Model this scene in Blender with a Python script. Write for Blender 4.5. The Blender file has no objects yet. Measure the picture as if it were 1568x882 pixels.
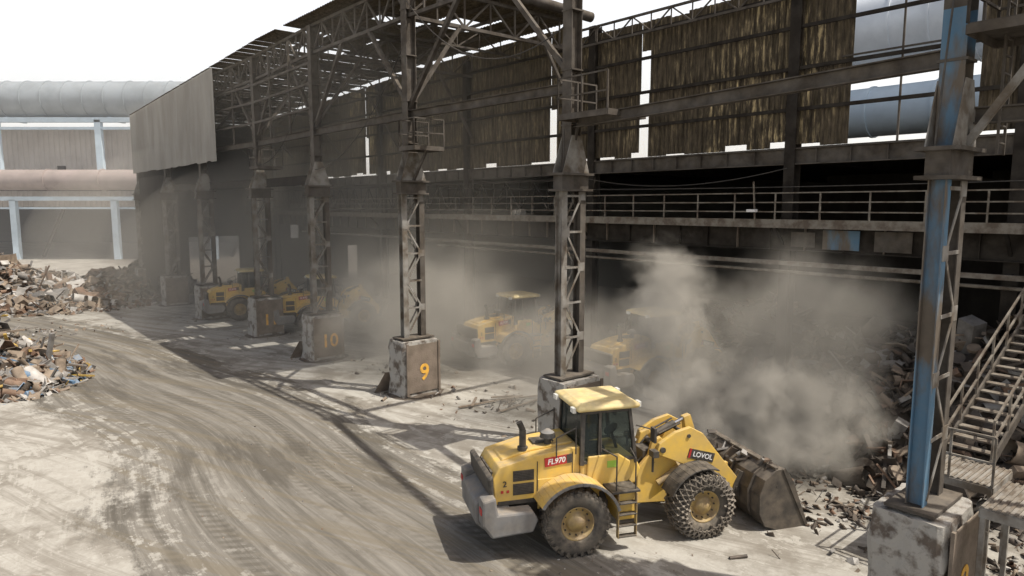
import bpy, math, random
from mathutils import Vector, Matrix, noise as mnoise
R = math.radians
scene = bpy.context.scene
scene.view_settings.view_transform = 'Standard'
scene.view_settings.look = 'None'
scene.view_settings.exposure = 0

# ------------------------------------------------------------------ world
SUN_EL = 61.0
SUN_DIR = Vector((0.951*math.cos(R(SUN_EL)), -0.309*math.cos(R(SUN_EL)), math.sin(R(SUN_EL))))
w = bpy.data.worlds.new("World"); scene.world = w; w.use_nodes = True
nt = w.node_tree
bg = nt.nodes['Background']
sky = nt.nodes.new('ShaderNodeTexSky'); sky.sky_type = 'NISHITA'; sky.sun_disc = False
sky.sun_elevation = R(SUN_EL)
sky.sun_rotation = math.atan2(SUN_DIR.x, SUN_DIR.y)
sky.dust_density = 6.0; sky.air_density = 1.0; sky.ozone_density = 0.6
# whitish low haze belt added to the clear-sky model
wtc = nt.nodes.new('ShaderNodeTexCoord'); wsx = nt.nodes.new('ShaderNodeSeparateXYZ')
nt.links.new(wtc.outputs['Generated'], wsx.inputs[0])
wr = nt.nodes.new('ShaderNodeMapRange'); wr.interpolation_type = 'SMOOTHSTEP'
nt.links.new(wsx.outputs[2], wr.inputs[0]); wr.inputs[1].default_value = .26; wr.inputs[2].default_value = .50
wr.inputs[3].default_value = 8.0; wr.inputs[4].default_value = .2
wadd = nt.nodes.new('ShaderNodeVectorMath'); wadd.operation = 'MULTIPLY_ADD'
wcb = nt.nodes.new('ShaderNodeCombineXYZ')
for i in range(3): nt.links.new(wr.outputs[0], wcb.inputs[i])
nt.links.new(wcb.outputs[0], wadd.inputs[0]); wadd.inputs[1].default_value = (1.03, 1.0, .95)
nt.links.new(sky.outputs[0], wadd.inputs[2])
nt.links.new(wadd.outputs[0], bg.inputs[0]); bg.inputs[1].default_value = 0.11
sl = bpy.data.lights.new("sun", 'SUN'); sl.energy = 5.0; sl.angle = R(0.5); sl.color = (1, .95, .87)
so = bpy.data.objects.new("sun", sl); scene.collection.objects.link(so)
so.rotation_euler = SUN_DIR.to_track_quat('Z', 'Y').to_euler(); so.location = (30, -10, 60)

cam = bpy.data.cameras.new("camera"); co = bpy.data.objects.new("camera", cam)
scene.collection.objects.link(co); scene.camera = co
cam.lens = 24; cam.sensor_width = 36; cam.clip_end = 4000
co.location = (0, 0, 8); co.rotation_euler = (R(90-6.9), 0, 0)

# ------------------------------------------------------------------ materials
def N(nt, t, **k):
    n = nt.nodes.new(t)
    for a, b in k.items(): setattr(n, a, b)
    return n
def ramp(nt, src, p0, p1, c0=(0,0,0,1), c1=(1,1,1,1)):
    r = nt.nodes.new('ShaderNodeValToRGB')
    r.color_ramp.elements[0].position = p0; r.color_ramp.elements[1].position = p1
    r.color_ramp.elements[0].color = c0; r.color_ramp.elements[1].color = c1
    nt.links.new(src, r.inputs[0]); return r.outputs[0]
def mixc(nt, f, a, b):
    m = nt.nodes.new('ShaderNodeMix'); m.data_type = 'RGBA'
    for sock, v in ((m.inputs[0], f), (m.inputs[6], a), (m.inputs[7], b)):
        if hasattr(v, 'is_output'): nt.links.new(v, sock)
        else: sock.default_value = v if not isinstance(v, tuple) or len(v) == 4 else (*v, 1)
    return m.outputs[2]
def math_(nt, op, a, b=None, c=None, clamp=False):
    m = nt.nodes.new('ShaderNodeMath'); m.operation = op; m.use_clamp = clamp
    for i, v in enumerate((a, b, c)):
        if v is None: continue
        if hasattr(v, 'is_output'): nt.links.new(v, m.inputs[i])
        else: m.inputs[i].default_value = v
    return m.outputs[0]
DUST = (0.34, 0.285, 0.215)
def noise(nt, vec, scale, detail=5, rough=.6, dist=0):
    n = N(nt, 'ShaderNodeTexNoise'); n.inputs['Scale'].default_value = scale
    n.inputs['Detail'].default_value = detail; n.inputs['Roughness'].default_value = rough
    n.inputs['Distortion'].default_value = dist
    nt.links.new(vec, n.inputs['Vector']); return n.outputs[0]
def mapping(nt, vec, scale=(1,1,1), rot=(0,0,0), loc=(0,0,0)):
    m = nt.nodes.new('ShaderNodeMapping'); m.inputs['Scale'].default_value = scale
    m.inputs['Rotation'].default_value = rot; m.inputs['Location'].default_value = loc
    nt.links.new(vec, m.inputs['Vector']); return m.outputs[0]
def mat(name, c1, c2=None, scale=2.0, rough=.7, metal=0., dust=.4, bump=.1, p=(.4,.62), stretch=(1,1,1), spec=.4):
    m = bpy.data.materials.new(name); m.use_nodes = True; nt = m.node_tree
    b = nt.nodes['Principled BSDF']
    tc = N(nt, 'ShaderNodeTexCoord'); v = mapping(nt, tc.outputs['Object'], stretch)
    n1 = noise(nt, v, scale); c2 = c2 or tuple(x*.6 for x in c1)
    col = mixc(nt, ramp(nt, n1, *p), c1, c2)
    g = N(nt, 'ShaderNodeNewGeometry'); sx = N(nt, 'ShaderNodeSeparateXYZ')
    nt.links.new(g.outputs['Normal'], sx.inputs[0])
    up = math_(nt, 'MULTIPLY_ADD', sx.outputs[2], .6, .4, clamp=True)
    n2 = noise(nt, tc.outputs['Object'], scale*1.7+.7, 6)
    f = math_(nt, 'MULTIPLY', ramp(nt, n2, .3, .7), up)
    f = math_(nt, 'MULTIPLY', f, dust, clamp=True)
    col = mixc(nt, f, col, DUST)
    nt.links.new(col, b.inputs['Base Color'])
    b.inputs['Metallic'].default_value = metal
    rr = math_(nt, 'MULTIPLY_ADD', f, .5, rough, clamp=True)
    nt.links.new(rr, b.inputs['Roughness']); b.inputs['Specular IOR Level'].default_value = spec
    if bump:
        bp = N(nt, 'ShaderNodeBump'); bp.inputs['Strength'].default_value = bump; bp.inputs['Distance'].default_value = .05
        nt.links.new(noise(nt, tc.outputs['Object'], scale*6+3, 6), bp.inputs['Height'])
        nt.links.new(bp.outputs[0], b.inputs['Normal'])
    return m
M = {}
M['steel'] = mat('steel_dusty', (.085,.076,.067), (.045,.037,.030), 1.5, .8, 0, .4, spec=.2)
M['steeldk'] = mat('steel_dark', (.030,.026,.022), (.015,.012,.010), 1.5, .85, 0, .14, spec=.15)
M['steellt'] = mat('steel_grey_paint', (.25,.24,.22), (.10,.08,.06), 1.8, .7, 0, .4, spec=.25)
M['blue'] = mat('blue_paint_worn', (.08,.165,.25), (.11,.09,.07), 1.5, .65, 0, .35, p=(.46,.58), stretch=(1,1,.3), spec=.25)
M['rail'] = mat('rail_paint', (.20,.18,.15), (.10,.078,.06), 3, .75, 0, .3, spec=.2)
M['concrete'] = mat('concrete_old', (.34,.325,.295), (.10,.08,.065), 2.6, .9, 0, .3, .5, p=(.47,.60))
M['rustplate'] = mat('stained_plate', (.185,.145,.115), (.10,.078,.06), 2.4, .85, 0, .75, .3)
M['orange'] = mat('orange_paint', (.74,.40,.05), (.34,.20,.07), 5, .75, 0, .2, p=(.48,.7))
M['yellow'] = mat('yellow_paint', (.76,.49,.085), (.62,.41,.10), 1.3, .45, 0, .80, .03, spec=.4)
M['yellowd'] = mat('yellow_paint_dirty', (.44,.31,.11), (.25,.17,.08), 3, .65, 0, .7, .1)
M['cabroof'] = mat('cab_roof_paint', (.74,.61,.30), (.64,.48,.18), 2, .5, 0, .65, .03)
M['cwt'] = mat('counterweight_grey', (.17,.17,.17), (.11,.11,.11), 2, .6, 0, .7, .05)
M['black'] = mat('black_plastic', (.025,.025,.025), (.04,.035,.03), 3, .55, 0, .42, .05)
M['rubber'] = mat('rubber', (.038,.036,.034), (.09,.08,.066), 3, .85, 0, .85, .2)
M['chain'] = mat('chain_steel', (.20,.175,.145), (.11,.095,.08), 6, .6, .4, .4)
M['chrome'] = mat('cylinder_rod', (.6,.6,.6), (.5,.5,.5), 3, .2, .9, .1, 0)
M['bucket'] = mat('bucket_steel', (.070,.063,.056), (.13,.11,.09), 2.2, .5, .35, .45, .15)
M['red'] = mat('red_label', (.50,.03,.03), None, 3, .5, 0, .2, 0)
M['white'] = mat('white_label', (.75,.74,.72), (.7,.68,.66), 3, .5, 0, .1, 0)
M['green'] = mat('green_label', (.30,.50,.05), (.3,.45,.08), 3, .5, 0, .2, 0)
M['lampy'] = mat('lamp_lens', (.7,.7,.66), (.6,.6,.55), 3, .2, 0, .1, 0)
M['silver'] = mat('silver_duct', (.76,.80,.84), (.64,.68,.72), .5, .5, .2, .1, .05)
M['greyduct'] = mat('grey_duct', (.32,.355,.38), (.26,.29,.31), .4, .6, .1, .15, .05)
M['paleblue'] = mat('pale_blue_paint', (.56,.67,.75), (.48,.58,.65), .6, .6, 0, .12)
M['palepipe'] = mat('pink_grey_pipe', (.36,.295,.275), (.29,.24,.22), .5, .6, 0, .2)
M['paleclad'] = mat('pale_cladding', (.54,.50,.46), (.47,.43,.395), .3, .75, 0, .2, 0)
M['panelclad'] = mat('beige_cladding', (.35,.335,.305), (.27,.255,.23), .35, .85, 0, .3, 0, stretch=(2,2,.5))
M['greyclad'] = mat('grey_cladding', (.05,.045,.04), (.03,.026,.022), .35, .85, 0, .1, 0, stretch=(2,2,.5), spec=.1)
M['rust1'] = mat('scrap_rust', (.20,.12,.08), (.10,.065,.045), 2, .85, .1, .4)
M['rust2'] = mat('scrap_brown', (.28,.22,.165), (.15,.115,.085), 2, .85, .1, .4)
M['scrapg'] = mat('scrap_grey', (.27,.26,.245), (.15,.14,.13), 2, .6, .3, .3)
M['scrapl'] = mat('scrap_light', (.50,.48,.45), (.36,.34,.31), 2, .6, .1, .25)
M['scrapb'] = mat('scrap_blue', (.10,.20,.32), (.2,.2,.2), 2, .6, .1, .3)
M['scrapy'] = mat('scrap_yellow', (.50,.34,.06), (.3,.2,.06), 2, .6, .1, .3)
M['dark1'] = mat('dark_scrap', (.055,.047,.04), (.10,.08,.065), 2, .6, .3, .15)  # dark scrap tone, also painted shade on the far heap's end
M['soil'] = mat('pile_soil', (.085,.066,.05), (.045,.035,.028), 2, .95, 0, .2, .6)
# glass
m = bpy.data.materials.new('tinted_glass'); m.use_nodes = True; nt = m.node_tree
b = nt.nodes['Principled BSDF']; b.inputs['Base Color'].default_value = (.03,.04,.04,1); b.inputs['Roughness'].default_value = .08
tr = N(nt, 'ShaderNodeBsdfTransparent'); tr.inputs[0].default_value = (.55,.62,.6,1)
mx = N(nt, 'ShaderNodeMixShader'); mx.inputs[0].default_value = .5
nt.links.new(b.outputs[0], mx.inputs[1]); nt.links.new(tr.outputs[0], mx.inputs[2])
nt.links.new(mx.outputs[0], nt.nodes['Material Output'].inputs[0]); M['glass'] = m
# old cladding, partly translucent fibreglass
def cladding(name, trans, lo=.53, base=.02):
    m = bpy.data.materials.new(name); m.use_nodes = True; nt = m.node_tree
    b = nt.nodes['Principled BSDF']; tc = N(nt, 'ShaderNodeTexCoord')
    st = noise(nt, mapping(nt, tc.outputs['Object'], (3.6,3.6,.6)), 1.7, 8, .76)
    big = noise(nt, mapping(nt, tc.outputs['Object'], (.55,.55,.35)), 1, 4)
    col = mixc(nt, ramp(nt, st, .38, .64), (.022,.018,.014), (.115,.092,.066))
    nt.links.new(col, b.inputs['Base Color']); b.inputs['Roughness'].default_value = .9; b.inputs['Specular IOR Level'].default_value = .15
    t = N(nt, 'ShaderNodeBsdfTranslucent'); t.inputs[0].default_value = (.66,.53,.29,1)
    f = math_(nt, 'MULTIPLY', ramp(nt, st, lo, lo+.14), ramp(nt, big, .40, .64))
    f = math_(nt, 'MULTIPLY', f, trans, clamp=True)
    f = math_(nt, 'ADD', f, base)
    mx = N(nt, 'ShaderNodeMixShader'); nt.links.new(f, mx.inputs[0])
    nt.links.new(b.outputs[0], mx.inputs[1]); nt.links.new(t.outputs[0], mx.inputs[2])
    nt.links.new(mx.outputs[0], nt.nodes['Material Output'].inputs[0]); return m
M['clad'] = cladding('old_cladding', .36, .54)
M['cladyel'] = cladding('fibreglass_cladding', .72, .51)
M['cladroof'] = cladding('roof_cladding', .0, .5, .004)

# ------------------------------------------------------------------ mesh builder
class MB:
    def __init__(s): s.v=[]; s.f=[]; s.m=[]; s.sm=[]; s.mats=[]
    def mi(s, k):
        if k not in s.mats: s.mats.append(k)
        return s.mats.index(k)
    def add(s, vs, fs, k, smooth=False):
        o = len(s.v); s.v += [tuple(v) for v in vs]; i = s.mi(k)
        for f in fs: s.f.append([o+a for a in f]); s.m.append(i); s.sm.append(smooth)
    def box(s, c, d, k, rot=None):
        c = Vector(c); h = Vector(d)/2; vs = []
        for x in (-1,1):
            for y in (-1,1):
                for z in (-1,1):
                    p = Vector((x*h.x, y*h.y, z*h.z))
                    if rot: p = rot @ p
                    vs.append(c+p)
        s.add(vs, [(0,1,3,2),(4,6,7,5),(0,4,5,1),(2,3,7,6),(0,2,6,4),(1,5,7,3)], k)
    def b2(s, x0,x1,y0,y1,z0,z1,k): s.box(((x0+x1)/2,(y0+y1)/2,(z0+z1)/2),(x1-x0,y1-y0,z1-z0),k)
    def beam(s, p0, p1, w_, h_, k, up=(0,0,1)):
        p0 = Vector(p0); p1 = Vector(p1); d = p1-p0; L = d.length
        if L < 1e-5: return
        z = d/L; u = Vector(up)
        if abs(z.dot(u)) > .98: u = Vector((1,0,0))
        x = z.cross(u).normalized(); y = x.cross(z)
        vs = []
        for q in (p0, p1):
            for a, b_ in ((-1,-1),(1,-1),(1,1),(-1,1)): vs.append(q + x*a*w_/2 + y*b_*h_/2)
        s.add(vs, [(0,3,2,1),(4,5,6,7),(0,1,5,4),(1,2,6,5),(2,3,7,6),(3,0,4,7)], k)
    def ibeam(s, p0, p1, w_, h_, k, up=(0,0,1), t=.03):
        p0 = Vector(p0); p1 = Vector(p1); z = (p1-p0).normalized(); u = Vector(up)
        if abs(z.dot(u)) > .98: u = Vector((1,0,0))
        x = z.cross(u).normalized(); y = x.cross(z)
        s.beam(p0, p1, t, h_-2*t-.004, k, up)
        for a in (-1, 1): s.beam(p0+y*a*(h_/2-t/2), p1+y*a*(h_/2-t/2), w_, t, k, up)
    def cyl(s, p0, p1, r, k, seg=12, r1=None, caps=True):
        p0 = Vector(p0); p1 = Vector(p1); z = (p1-p0)
        if z.length < 1e-6: return
        z.normalize(); u = Vector((0,0,1)) if abs(z.z) < .9 else Vector((1,0,0))
        x = z.cross(u).normalized(); y = z.cross(x); r1 = r if r1 is None else r1
        vs = []
        for q, rr in ((p0, r), (p1, r1)):
            for i in range(seg):
                a = 2*math.pi*i/seg; vs.append(q + (x*math.cos(a)+y*math.sin(a))*rr)
        s.add(vs, [(i, (i+1)%seg, seg+(i+1)%seg, seg+i) for i in range(seg)], k, seg > 6)
        if caps: s.add(vs, [tuple(range(seg))[::-1], tuple(range(seg, 2*seg))], k)
    def prism(s, poly, y0, y1, k):   # poly in (x,z)
        n = len(poly); vs = [(x, y0, z) for x, z in poly] + [(x, y1, z) for x, z in poly]
        s.add(vs, [tuple(range(n)), tuple(range(n, 2*n))[::-1]] + [(i, n+i, n+(i+1)%n, (i+1)%n) for i in range(n)], k)
    def lathe(s, prof, c, k, seg=36, smooth=True):   # prof (r,y) about y axis
        vs = []; n = len(prof)
        for i in range(seg):
            a = 2*math.pi*i/seg
            for r, y in prof: vs.append((c[0]+r*math.cos(a), c[1]+y, c[2]+r*math.sin(a)))
        fs = []
        for i in range(seg):
            j = (i+1) % seg
            for q in range(n-1): fs.append((i*n+q, i*n+q+1, j*n+q+1, j*n+q))
        s.add(vs, fs, k, smooth)
    def corr_s(s, s0, s1, z0, z1, n, k, pitch=.26, dep=.045, z1b=None):
        xs = []; x = s0; i = 0; st = (0, .35, .5, .85)
        while x < s1-1e-4:
            base = math.floor(i/4)*pitch
            x = s0 + base + st[i%4]*pitch
            if x > s1: x = s1
            xs.append((x, n + (0, 0, dep, dep)[i%4])); i += 1
        vs = []; z1b = z1 if z1b is None else z1b
        for x, y in xs: vs += [(x, y, z0), (x, y, z1+(z1b-z1)*(x-s0)/(s1-s0))]
        s.add(vs, [(2*i, 2*i+2, 2*i+3, 2*i+1) for i in range(len(xs)-1)], k)
    def obj(s, name, parent=None, bevel=0, loc=None, fixn=False):
        me = bpy.data.meshes.new(name); me.from_pydata(s.v, [], s.f)
        for k in s.mats: me.materials.append(M[k])
        me.polygons.foreach_set('material_index', s.m); me.polygons.foreach_set('use_smooth', s.sm)
        me.update()
        if fixn:
            import bmesh
            bm = bmesh.new(); bm.from_mesh(me); bmesh.ops.recalc_face_normals(bm, faces=bm.faces); bm.to_mesh(me); bm.free()
        o = bpy.data.objects.new(name, me); scene.collection.objects.link(o)
        if parent: o.parent = parent
        if loc: o.location = loc
        if bevel:
            b = o.modifiers.new('bevel', 'BEVEL'); b.width = bevel; b.segments = 2; b.limit_method = 'ANGLE'; b.angle_limit = R(35)
        return o
def empty(name, loc=(0,0,0), rz=0):
    e = bpy.data.objects.new(name, None); scene.collection.objects.link(e)
    e.location = loc; e.rotation_euler = (0, 0, rz); e.empty_display_size = .1; return e
def text(name, body, size, parent, loc, rot, k, ext=.002, shear=0):
    c = bpy.data.curves.new(name, 'FONT'); c.body = body; c.size = size; c.extrude = ext; c.align_x = 'CENTER'; c.align_y = 'CENTER'
    c.offset = size*.02; c.shear = shear
    c.materials.append(M[k]); o = bpy.data.objects.new(name, c); scene.collection.objects.link(o)
    o.parent = parent; o.location = loc; o.rotation_euler = rot; return o

# ------------------------------------------------------------------ ground
OX, OY = 1.96, 23.0
def W(s, n, z=0): return Vector((OX+.65*s+.76*n, OY-.76*s+.65*n, z))
g = bpy.data.materials.new('dirt_ground'); g.use_nodes = True; nt = g.node_tree
b = nt.nodes['Principled BSDF']; b.inputs['Roughness'].default_value = .95; b.inputs['Specular IOR Level'].default_value = .15
tc = N(nt, 'ShaderNodeTexCoord'); P = tc.outputs['Object']
def vdot(vec):
    d = N(nt, 'ShaderNodeVectorMath', operation='DOT_PRODUCT'); nt.links.new(P, d.inputs[0]); d.inputs[1].default_value = vec; return d.outputs['Value']
nn = math_(nt, 'SUBTRACT', vdot((.76,.65,0)), OX*.76+OY*.65)
ss = math_(nt, 'SUBTRACT', vdot((.65,-.76,0)), OX*.65-OY*.76)
warp = math_(nt, 'MULTIPLY_ADD', noise(nt, P, .07, 0, .5), 6.0, -3.0)      # slow meander only
fine = noise(nt, P, 1.5, 9, .75)
vfine = noise(nt, P, 9, 6, .7)
ragg = math_(nt, 'MULTIPLY_ADD', fine, 6.0, -3.0)
bend = math_(nt, 'MULTIPLY', math_(nt, 'POWER', math_(nt, 'MAXIMUM', math_(nt, 'SUBTRACT', -20.0, ss), 0), 1.5), -.055)
cc = math_(nt, 'ADD', nn, 9.0); cc = math_(nt, 'SUBTRACT', cc, bend)
cc = math_(nt, 'ADD', cc, math_(nt, 'MULTIPLY', warp, .6))
dist = math_(nt, 'ABSOLUTE', cc)
def aniso(a_, b_, fa, fb, sc, det=7, ro=.72, off=0):
    cb = N(nt, 'ShaderNodeCombineXYZ')
    nt.links.new(math_(nt, 'MULTIPLY', a_, fa), cb.inputs[0]); nt.links.new(math_(nt, 'MULTIPLY', b_, fb), cb.inputs[1]); cb.inputs[2].default_value = off
    return noise(nt, cb.outputs[0], sc, det, ro, 0)
edgeN = math_(nt, 'MULTIPLY_ADD', aniso(ss, cc, .35, 1.0, .7, 8, .75, 3), 7.0, -3.5)
edge = math_(nt, 'ADD', dist, math_(nt, 'ADD', math_(nt, 'MULTIPLY', ragg, .5), edgeN))
road = ramp(nt, math_(nt, 'DIVIDE', edge, 10.0), .40, .47, (1,1,1,1), (0,0,0,1))
streak = aniso(ss, cc, .045, 1.3, 1.3, 8, .70)
streakf = aniso(ss, cc, .12, 3.5, 1.6, 5, .70, 5)
v2 = math_(nt, 'ADD', ss, math_(nt, 'MULTIPLY', nn, .42)); u2 = math_(nt, 'ADD', nn, math_(nt, 'MULTIPLY', ss, -.42))
streak2 = aniso(v2, math_(nt, 'ADD', u2, math_(nt, 'MULTIPLY', warp, .5)), .05, 1.5, 1.2, 8, .70, 9)
pale = mixc(nt, ramp(nt, fine, .36, .62), (.415,.395,.35), (.315,.295,.255))
pale = mixc(nt, ramp(nt, noise(nt, P, .42, 7, .7), .47, .60), pale, (.225,.205,.172))
pale = mixc(nt, math_(nt, 'MULTIPLY', ramp(nt, streak2, .49, .58), .6), pale, (.185,.165,.135))
mud = mixc(nt, ramp(nt, streak, .42, .58), (.125,.114,.096), (.205,.189,.162))
mud = mixc(nt, math_(nt, 'MULTIPLY', ramp(nt, streakf, .50, .62), .45), mud, (.275,.255,.22))
mud = mixc(nt, math_(nt, 'MULTIPLY', ramp(nt, streak2, .50, .58), .6), mud, (.165,.14,.10))
mud = mixc(nt, math_(nt, 'MULTIPLY', ramp(nt, fine, .52, .66), .45), mud, (.108,.096,.079))
col = mixc(nt, road, pale, mud)
flk = math_(nt, 'ADD', math_(nt, 'MULTIPLY', streak, .45), math_(nt, 'MULTIPLY', fine, .55))
flake = math_(nt, 'MULTIPLY', ramp(nt, flk, .53, .565), ramp(nt, math_(nt, 'DIVIDE', dist, 10.0), .10, .38))
col = mixc(nt, math_(nt, 'MULTIPLY', flake, .75), col, (.41,.39,.345))
pp = math_(nt, 'PINGPONG', math_(nt, 'ADD', cc, 20.0), 1.2)
rut = math_(nt, 'MULTIPLY', ramp(nt, pp, .34, .44), ramp(nt, pp, .80, .92, (1,1,1,1), (0,0,0,1)))
patch = ramp(nt, aniso(ss, cc, .09, .5, 1.0, 4, .6, 13), .48, .56)
wv = N(nt, 'ShaderNodeTexWave', wave_type='BANDS', bands_direction='X'); wv.inputs['Scale'].default_value = .45; wv.inputs['Distortion'].default_value = 1.2; wv.inputs['Detail Scale'].default_value = 2
cw = N(nt, 'ShaderNodeCombineXYZ'); nt.links.new(math_(nt, 'ADD', math_(nt, 'MULTIPLY', ss, 2.0), math_(nt, 'MULTIPLY', math_(nt, 'PINGPONG', cc, .6), 1.4)), cw.inputs[0]); nt.links.new(cc, cw.inputs[1]); nt.links.new(cw.outputs[0], wv.inputs['Vector'])
rutm = math_(nt, 'MULTIPLY', math_(nt, 'MULTIPLY', rut, patch), road)
col = mixc(nt, math_(nt, 'MULTIPLY', rutm, math_(nt, 'MULTIPLY_ADD', ramp(nt, wv.outputs[0], .3, .7), .38, .14)), col, (.085,.075,.06))
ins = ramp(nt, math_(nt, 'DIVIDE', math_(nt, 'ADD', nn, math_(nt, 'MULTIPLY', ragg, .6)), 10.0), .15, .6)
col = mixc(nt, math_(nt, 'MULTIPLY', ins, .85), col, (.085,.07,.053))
col = mixc(nt, math_(nt, 'MULTIPLY', ramp(nt, vfine, .60, .70), .4), col, (.11,.095,.077))
wet = math_(nt, 'MULTIPLY', ramp(nt, aniso(ss, cc, .12, .5, 1.1, 8, .7, 21), .53, .59), road)
col = mixc(nt, math_(nt, 'MULTIPLY', wet, .6), col, (.085,.075,.06))
nt.links.new(col, b.inputs['Base Color'])
nt.links.new(math_(nt, 'MULTIPLY_ADD', wet, -.35, .93), b.inputs['Roughness'])
bp = N(nt, 'ShaderNodeBump'); bp.inputs['Strength'].default_value = .5; bp.inputs['Distance'].default_value = .05
hh = math_(nt, 'ADD', math_(nt, 'MULTIPLY', math_(nt, 'ADD', streak, math_(nt, 'MULTIPLY', streakf, .5)), road), math_(nt, 'ADD', math_(nt, 'MULTIPLY', fine, .9), math_(nt, 'MULTIPLY', rutm, -.35)))
nt.links.new(hh, bp.inputs['Height']); nt.links.new(bp.outputs[0], b.inputs['Normal'])
M['ground'] = g
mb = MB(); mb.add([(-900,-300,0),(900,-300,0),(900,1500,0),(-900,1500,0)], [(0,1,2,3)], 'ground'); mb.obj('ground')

# ------------------------------------------------------------------ shed
random.seed(4)
shed = empty('industrial_shed', (OX, OY, 0), math.atan2(-.76, .65))
CS, CN = 11.85, -2.36
outer = [(CS,CN,'C'),(.57,-.57,'B'),(-8.34,-.98,'A'),(-17.2,-1.0,'D'),(-25.7,-.8,'E'),(-34.6,-1.4,'F'),(-43.4,-1.5,'G'),(-52.5,-1.5,'H')]
SEND = -53.4
EZ = 16.9; PT = 2.35
def EH(s): return EZ - max(0, -(s+22))*.034
pl = MB(); lc = MB(); uc = MB(); plates = MB()
nums = {'C':'8','A':'9','B':'8','D':'10','E':'11'}
for s, n, nm in outer:
    vs = []; nz = 8
    hs, hn = .66, .9
    ring = []
    for q in range(40):
        t = q/40*4; e = int(t); f = t-e
        cx = [(-1,-1),(1,-1),(1,1),(-1,1)]; a0 = cx[e]; a1 = cx[(e+1)%4]
        ring.append((a0[0]+(a1[0]-a0[0])*f, a0[1]+(a1[1]-a0[1])*f))
    for k in range(nz):
        z = PT*k/(nz-1)
        for (a, c) in ring:
            j = .05*mnoise.noise(Vector((a*3+s, c*3, z*2.6)))+ (.05 if k == 0 else 0)
            corner = (.05+.06*mnoise.noise(Vector((a*5,c*5+s,z*3)))) if abs(a) > .99 and abs(c) > .99 else 0
            if k == nz-1: corner += .03
            vs.append((s+a*(hs+j-corner), n+c*(hn+j-corner), z + (0 if k < nz-1 else .06*mnoise.noise(Vector((a*3, c*3+s, 1))))))
    L = len(ring); fs = [(k*L+i, k*L+(i+1)%L, (k+1)*L+(i+1)%L, (k+1)*L+i) for k in range(nz-1) for i in range(L)]
    fs.append(tuple((nz-1)*L+i for i in range(L)))
    pl.add(vs, fs, 'concrete')
    plates.b2(s+hs+.05, s+hs+.075, n-.80, n+.80, .2, PT-.12, 'rustplate')
    for y in (-.78,.78): plates.b2(s+hs+.06, s+hs+.12, n+y-.05, n+y+.05, .1, PT-.05, 'rustplate')
    if nm in 'AD':
        plates.add([(s-hs-.35,n-hn-.5,0),(s-hs-.05,n-hn-.1,.9),(s-hs-.02,n+.2,.8),(s-hs-.3,n+.2,0)],[(0,1,2,3)],'rustplate')
    # spilled soil collar round the foot
    for q in range(16):
        a = 6.283*q/16; rr = 1.25+.25*mnoise.noise(Vector((s,q,1)))
        plates.add([(s,n,.22),(s+math.cos(a)*rr,n+math.sin(a)*rr*1.15,-.02),(s+math.cos(a+.4)*(1.25+.25*mnoise.noise(Vector((s,(q+1)%16,1)))),n+math.sin(a+.4)*1.15*(1.25+.25*mnoise.noise(Vector((s,(q+1)%16,1)))),-.02)],[(0,1,2)],'soil')
    blue = 'blue' if nm == 'C' else 'steellt'
    k2 = 'steel'
    lc.b2(s-.42, s+.42, n-.78, n+.78, PT+.05, PT+.11, k2)
    for c, kk in ((-.42, blue), (.42, k2)):
        lc.ibeam((s, n+c, PT+.11), (s, n+c, 8.45), .24, .30, kk, up=(1,0,0), t=.022)
    nseg = 5; dz = (8.3-PT-.2)/nseg
    for i in range(nseg):
        z0 = PT+.2+i*dz; z1 = z0+dz
        a, c = (-.36,.36) if i % 2 == 0 else (.36,-.36)
        for o in (-.15, .15):
            lc.beam((s+o, n+a, z0), (s+o, n+c, z1), .07, .02, 'steellt', up=(1,0,0))
            lc.beam((s+o, n-.36, z1), (s+o, n+.36, z1), .07, .02, 'steellt', up=(1,0,0))
            lc.b2(s+o-.012, s+o+.012, n+c-.15, n+c+.15, z1-.14, z1+.14, 'steellt')
    lc.b2(s-.34, s+.34, n-.68, n+.68, 8.45, 8.52, k2); lc.b2(s-.2, s+.2, n-.6, n+.6, 8.52, 8.95, k2)
    lc.b2(s-.36, s+.36, n-.7, n+.7, 8.95, 9.02, k2)
    for o in (-.22, .22):
        vs = [(s+o-.012, n-.6, 9.02), (s+o-.012, n+.6, 9.02), (s+o-.012, n+.2, 10.2), (s+o-.012, n-.2, 10.2)]
        vs += [(s+o+.012, y, z) for _, y, z in vs]
        lc.add(vs, [(0,1,2,3),(7,6,5,4),(0,4,5,1),(1,5,6,2),(2,6,7,3),(3,7,4,0)], 'steellt')
    uc.ibeam((s, n, 9.02), (s, n, 11.4), .40, .46, blue if nm == 'C' else 'steel', up=(0,1,0), t=.03)
    uc.ibeam((s, n, 11.4), (s, n, EH(s)), .40, .46, 'steel', up=(0,1,0), t=.03)
    for z in (10.5, 12.2, 14, 15.8):
        uc.b2(s-.24, s+.24, n-.25, n+.25, z, z+.05, k2)
    if nm in nums:
        text('number', nums[nm], .95, shed, (s+hs+.085, n+.05, 1.0), (R(90),0,R(90)), 'orange', .004)
pl.obj('plinths', shed, fixn=True); plates.obj('plinth_plates', shed); lc.obj('lattice_columns', shed)
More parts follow.
